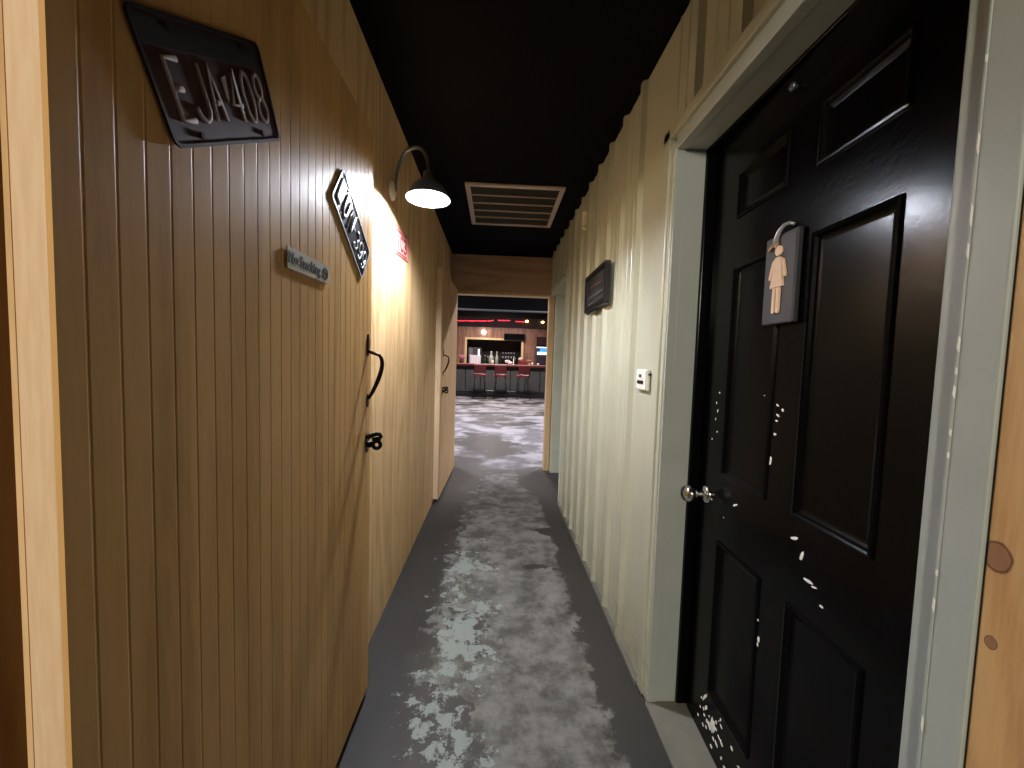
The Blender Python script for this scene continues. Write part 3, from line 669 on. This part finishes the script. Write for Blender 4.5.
# things standing on the bar
TOP = 1.165
WHITEBOX = plain('white_crate_plastic', (244, 242, 252), .5); PINK = plain('pink_petals', (226, 150, 180), .6); PALEPINK = plain('pale_pink_paper', (232, 196, 190), .6); REDCLOTH = plain('red_box_card', (130, 30, 34), .5); GREENBOTTLE = plain('green_glass', (40, 66, 48), .15); LEAF = plain('dark_leaf', (40, 66, 40), .6); TAN = plain('tan_bowl_glaze', (190, 150, 120), .4)
c = empty('white_crate', (-.75, 13.95, TOP), 'white slatted plastic crate standing on the bar', 'crate')
m = MB(); m.box((-.94, 13.82, TOP), (-.56, 14.08, TOP + .27), .012); m.build('crate_body', WHITEBOX, c)
for k in range(4): mm = MB(); mm.box((-.93 + .098 * k, 13.812, TOP + .03), (-.93 + .098 * k + .066, 13.82, TOP + .25), .003); mm.build('slat', plain('crate_slat', (216, 216, 232), .5) if k == 0 else bpy.data.materials['crate_slat'], c)
m = MB(); m.box((-.95, 13.81, TOP + .271), (-.55, 14.09, TOP + .30), .008); m.build('crate_rim', WHITEBOX, c)
v = empty('flower_vase', (-1.24, 13.9, TOP), 'dark red vase with pink flowers at the left end of the bar view', 'vase')
m = MB(); m.lathe([(0, 0), (.045, .0), (.062, .05), (.055, .10), (.035, .13), (.042, .145)], (-1.24, 13.9, TOP), seg=20); m.build('vase_body', DARKRED, v)
for k in range(9):
    a = k * 2.4; r_ = .035 + .012 * k; px, py, pz = -1.24 + r_ * math.cos(a), 13.9 + r_ * .6 * math.sin(a), TOP + .19 + .012 * (k % 5) + .05 * (k % 2)
    m = MB(); m.ball((px, py, pz), .040, (1, 1, .75), 2)
    for j in range(6): m.ball((px + .03 * math.cos(j * 1.05), py + .03 * math.sin(j * 1.05), pz + .006), .022, (1, 1, .6), 1)
    m.build('flower', PINK, v)
m = MB()
for k in range(6): a = k * 1.05; m.tube([(-1.24, 13.9, TOP + .12), (-1.24 + .05 * math.cos(a), 13.9 + .04 * math.sin(a), TOP + .20)], .004, 6)
m.build('stem', LEAF, v)
def cup(x, y, r, h, label, mt=WHITEPL, zb=TOP):
    o = empty('cup', (x, y, zb), label, 'cup', 'white cups on the bar')
    m = MB(); m.lathe([(0, .002), (r * .78, .001), (r, h), (r * .92, h - .003), (r * .72, .012), (0, .012)], (x, y, zb), seg=20); m.build('cup_body', mt, o); return o
cup(-.13, 13.85, .045, .13, 'white cup standing alone on the bar, right of the white crate')
cup(1.30, 13.86, .040, .10, 'white cup on the bar below the tan bowl')
cup(1.50, 13.84, .045, .075, 'low white cup on the bar in front of the lit cooler')
nk = empty('napkin_bundle', (.44, 13.86, TOP), 'crumpled white napkins heaped on the bar behind the middle stool', 'napkins')
m = MB()
for k in range(6):
    bm = bmesh.new(); bmesh.ops.create_icosphere(bm, subdivisions=2, radius=.06)
    for q in bm.verts: q.co *= .75 + .5 * random.random()
    m.bm(bm, Matrix.Translation((.37 + .03 * k, 13.86 + .02 * (k % 2), TOP + .072 + .04 * (k < 3))) @ Matrix.Diagonal((1, .8, .85, 1)))
m.build('napkins', WHITEBOX, nk)
tp = empty('beer_tap', (.62, 13.9, TOP), 'slim white tap tower on the bar beside the napkins', 'tap')
m = MB(); m.lathe([(0, 0), (.035, 0), (.035, .01), (.016, .016), (.016, .22), (0, .225)], (.62, 13.9, TOP), seg=18); m.build('tower', WHITEPL, tp)
m = MB(); m.tube([(.62, 13.9, TOP + .20), (.66, 13.86, TOP + .20), (.68, 13.85, TOP + .15)], .010, 8); m.build('spout', CHROME, tp)
rb = empty('red_box', (.95, 13.92, TOP), 'dark red card box on the bar under the pale pink paper ball', 'box')
m = MB(); m.box((.80, 13.82, TOP), (1.10, 14.02, TOP + .11), .005); m.build('box_body', REDCLOTH, rb); m = MB(); m.box((.795, 13.815, TOP + .11), (1.105, 14.025, TOP + .135), .004); m.build('lid', REDCLOTH, rb)
pb = MB(); bm = bmesh.new(); bmesh.ops.create_icosphere(bm, subdivisions=3, radius=.085)
for q in bm.verts: q.co *= .88 + .2 * random.random()
pb.bm(bm, Matrix.Translation((.88, 13.9, TOP + .135 + .07)) @ Matrix.Diagonal((1.1, .9, .82, 1)), True); o = pb.build('paper_ball', PALEPINK, loc=(.88, 13.9, TOP + .135)); tag(o, 'pale pink crumpled paper ball lying on the dark red box', 'paper')
bw = empty('bowl', (1.22, 14.12, TOP), 'tan bowl on a dark stand on the bar by the wood post', 'bowl')
m = MB(); m.lathe([(0, 0), (.08, 0), (.05, .02), (.03, .06), (.03, .10), (.07, .115), (.16, .19), (.15, .19), (.06, .125), (0, .12)], (1.22, 14.12, TOP), seg=24); m.build('bowl_body', TAN, bw)

# in and on the back wall
tvm = empty('television', (.70, YB, 2.26), 'dark flat television hung high over the back bar recess', 'television')
m = MB(); m.box((.29, YB - .11, 2.13), (1.14, YB - .05, 2.40), .006); m.build('housing', BLACKPL, tvm); m = MB(); m.box((.31, YB - .113, 2.15), (1.12, YB - .1102, 2.38)); m.build('screen', plain('dark_glass', (10, 11, 13), .1), tvm); m = MB(); m.box((.6, YB - .05, 2.2), (.8, YB, 2.34)); m.build('bracket', BLACKMETAL, tvm)
pc = empty('picture', (1.84, YB, 2.12), 'dark framed picture on the wood wall above the cooler', 'picture')
m = MB(); m.ring([(1.62, 1.94), (2.06, 1.94), (2.06, 2.30), (1.62, 2.30)], [(1.65, 1.97), (2.03, 1.97), (2.03, 2.27), (1.65, 2.27)], 0, .03); o = m.build('frame', BLACKPL, pc, True); o.matrix_local = Matrix.Translation((-1.84, 0, -2.12)) @ Matrix.Rotation(PI / 2, 4, 'X')
m = MB(); m.box((1.64, YB - .014, 1.96), (2.04, YB - .002, 2.28)); m.build('print', plain('dim_print', (60, 42, 44), .4, scale=6, var=.6), pc)
cl = empty('drinks_cooler', (1.83, YB - .3, 0), 'drinks cooler with a lit blue and white header beside the picture', 'cooler')
m = MB(); m.box((1.55, YB - .58, 0), (2.14, YB - .01, 1.90), .01); m.build('body', plain('cooler_grey', (70, 66, 74), .4), cl)
BLUE = plain('blue_backlit_panel', (60, 140, 230), .4, emit=(40, 130, 240), es=1.6, bump=0); WHITEGLOW = plain('white_backlit_panel', (240, 240, 250), .4, emit=(235, 240, 255), es=2.4, bump=0)
m = MB(); m.box((1.70, YB - .595, 1.69), (2.10, YB - .581, 1.83), .003); m.build('header_panel', BLUE, cl, label='glowing blue header panel')
m = MB(); m.box((1.57, YB - .595, 1.845), (2.10, YB - .581, 1.875), .003); m.build('light_strip', WHITEGLOW, cl, label='thin white light strip'); m = MB(); m.box((1.60, YB - .595, 1.58), (2.10, YB - .581, 1.68), .003); m.build('lit_shelf', WHITEGLOW, cl, label='bright white lit shelf')
m = MB(); m.box((1.58, YB - .59, .15), (2.11, YB - .581, 1.55), .003); m.build('door', plain('cooler_glass', (60, 56, 72), .15), cl)
gl = empty('globe_lamp', (-.53, YB - .16, 2.41), 'round white glowing lamp on the wood wall over the back bar', 'lamp')
m = MB(); m.ball((-.53, YB - .16, 2.41), .085, (1, 1, 1), 3); m.build('globe', plain('white_globe', (255, 250, 245), .4, emit=(255, 246, 240), es=22, bump=0), gl); m = MB(); m.lathe([(.02, -.10), (.025, -.03), (.05, -.012), (.055, 0)], (-.53, YB + .003, 2.41), 'y', 18); m.build('wall_base', BLACKMETAL, gl)
fr = empty('back_bar_fridge', (-.85, YB + .4, RZ0), 'tall grey fridge with a bright lit edge in the back bar recess', 'fridge')
m = MB(); m.box((-1.15, YB + .15, RZ0), (-.62, YB + .70, 1.80), .01); m.build('body', plain('fridge_grey', (64, 64, 68), .35), fr)
m = MB(); m.box((-1.12, YB + .135, RZ0 + .06), (-.97, YB + .149, 1.76), .003); m.build('door', plain('fridge_door', (110, 108, 112), .3), fr); m = MB(); m.box((-.94, YB + .135, RZ0 + .06), (-.77, YB + .149, 1.76), .003); m.build('door', plain('fridge_glass', (70, 66, 72), .2), fr)
m = MB(); m.box((-.75, YB + .13, RZ0 + .06), (-.69, YB + .149, 1.74), .003); m.build('light_strip', plain('cool_tube', (230, 240, 255), .4, emit=(220, 235, 255), es=2.2, bump=0), fr)
def bottle(x, y, zb, r, h, mt, label, neck=PLATEBRIGHT):
    o = empty('bottle', (x, y, zb), label, 'bottle', 'bottles in the back bar recess')
    m = MB(); m.lathe([(0, .001), (r, .0), (r, h * .58), (r * .75, h * .68), (r * .34, h * .78), (r * .32, h * .96), (0, h * .96)], (x, y, zb), seg=18); m.build('glass_body', mt, o)
    m = MB(); m.lathe([(r * .36, h * .93), (r * .36, h), (0, h)], (x, y, zb), seg=14); m.build('cap', neck, o); return o
CLEARW = plain('milky_glass', (170, 176, 166), .25)
bottle(-.21, YB + .3, 1.05, .11, .62, CLEARW, 'broad milky bottle left of the other pale bottle in the recess'); bottle(.02, YB + .3, 1.05, .065, .62, CLEARW, 'slim milky bottle standing right of the broad one in the recess')
bottle(-.47, YB + .35, 1.05, .05, .45, GREENBOTTLE, 'dark green bottle beside the fridge in the recess'); bottle(-.36, YB + .50, 1.05, .045, .42, GREENBOTTLE, 'dark green bottle half hidden behind the broad milky bottle')
shf = empty('glass_shelf', (.5, YB + .35, 1.05), 'dark two-tier shelf holding glasses in the back bar recess', 'shelf')
for z in (1.38, 1.58): m = MB(); m.box((.20, YB + .2, z - .02), (.82, YB + .5, z), .003); m.build('shelf_board', BLACKMETAL, shf)
for x in (.205, .80): m = MB(); m.box((x, YB + .2, 1.05), (x + .018, YB + .5, 1.70), .002); m.build('upright', BLACKMETAL, shf)
GLASSW = plain('frosted_glass', (150, 150, 156), .2)
nm = ('first', 'second', 'third', 'fourth', 'fifth')
for t, z in enumerate((1.38, 1.58)):
    for k in range(5):
        x = .27 + .115 * k
        o = empty('drinking_glass', (x, YB + .3, z), '%s glass from the fridge side on the %s tier of the dark shelf' % (nm[k], ('lower', 'upper')[t]), 'glass', 'glasses on the back bar shelf')
        m = MB(); h = .11 if t == 0 else .06; m.lathe([(0, .001), (.030, .001), (.038, h), (.034, h), (.027, .008), (0, .008)], (x, YB + .3, z), seg=14); m.build('glass_body', GLASSW, o)

# ------------------------------------------------------------------ light
def point(name, loc, w, col, r=.1):
    L = bpy.data.lights.new(name, 'POINT'); L.energy = w; L.color = col; L.shadow_soft_size = r
    o = bpy.data.objects.new(name, L); COL.objects.link(o); o.location = loc
def area(name, loc, w, col, sx, sy):
    L = bpy.data.lights.new(name, 'AREA'); L.energy = w; L.color = col; L.shape = 'RECTANGLE'; L.size = sx; L.size_y = sy
    o = bpy.data.objects.new(name, L); COL.objects.link(o); o.location = loc
point('room_lamp', (-.85, -3.0, 2.25), 400, (1, .90, .76), .2)
area('bar_ceiling_light', (-2.5, 7.0, 3.40), 260, (.93, .90, 1), 1.2, .3)
area('bar_ceiling_light', (2.5, 7.0, 3.40), 260, (.93, .90, 1), 1.2, .3)
area('bar_ceiling_light', (0, 11.5, 3.40), 180, (1, .86, .82), 1.2, .3)
area('bar_counter_light', (0, 14.9, 2.78), 60, (1, .86, .80), 3, .1)
w = bpy.data.worlds.new('World'); S.world = w; w.use_nodes = True
w.node_tree.nodes['Background'].inputs[0].default_value = (1, .85, .7, 1); w.node_tree.nodes['Background'].inputs[1].default_value = .003

# ------------------------------------------------------------------ camera
cam = bpy.data.cameras.new('camera'); cam.sensor_width = 36; cam.lens = 36 * 388 / 1024; cam.clip_start = .02
co = bpy.data.objects.new('camera', cam); COL.objects.link(co)
R = Vector((0.99870113, -0.04061395, 0.03076607)); U = Vector((-0.02835509, 0.05866039, 0.99787522)); F = Vector((0.04233241, 0.99745149, -0.05743259))
M = Matrix((R, U, -F)).transposed().to_4x4(); M.translation = (0, 0, 1.27); co.matrix_world = M
S.camera = co
S.view_settings.view_transform = 'Standard'; S.view_settings.look = 'None'; S.view_settings.gamma = 1; S.view_settings.use_curve_mapping = False
S.view_settings.exposure = 0.0
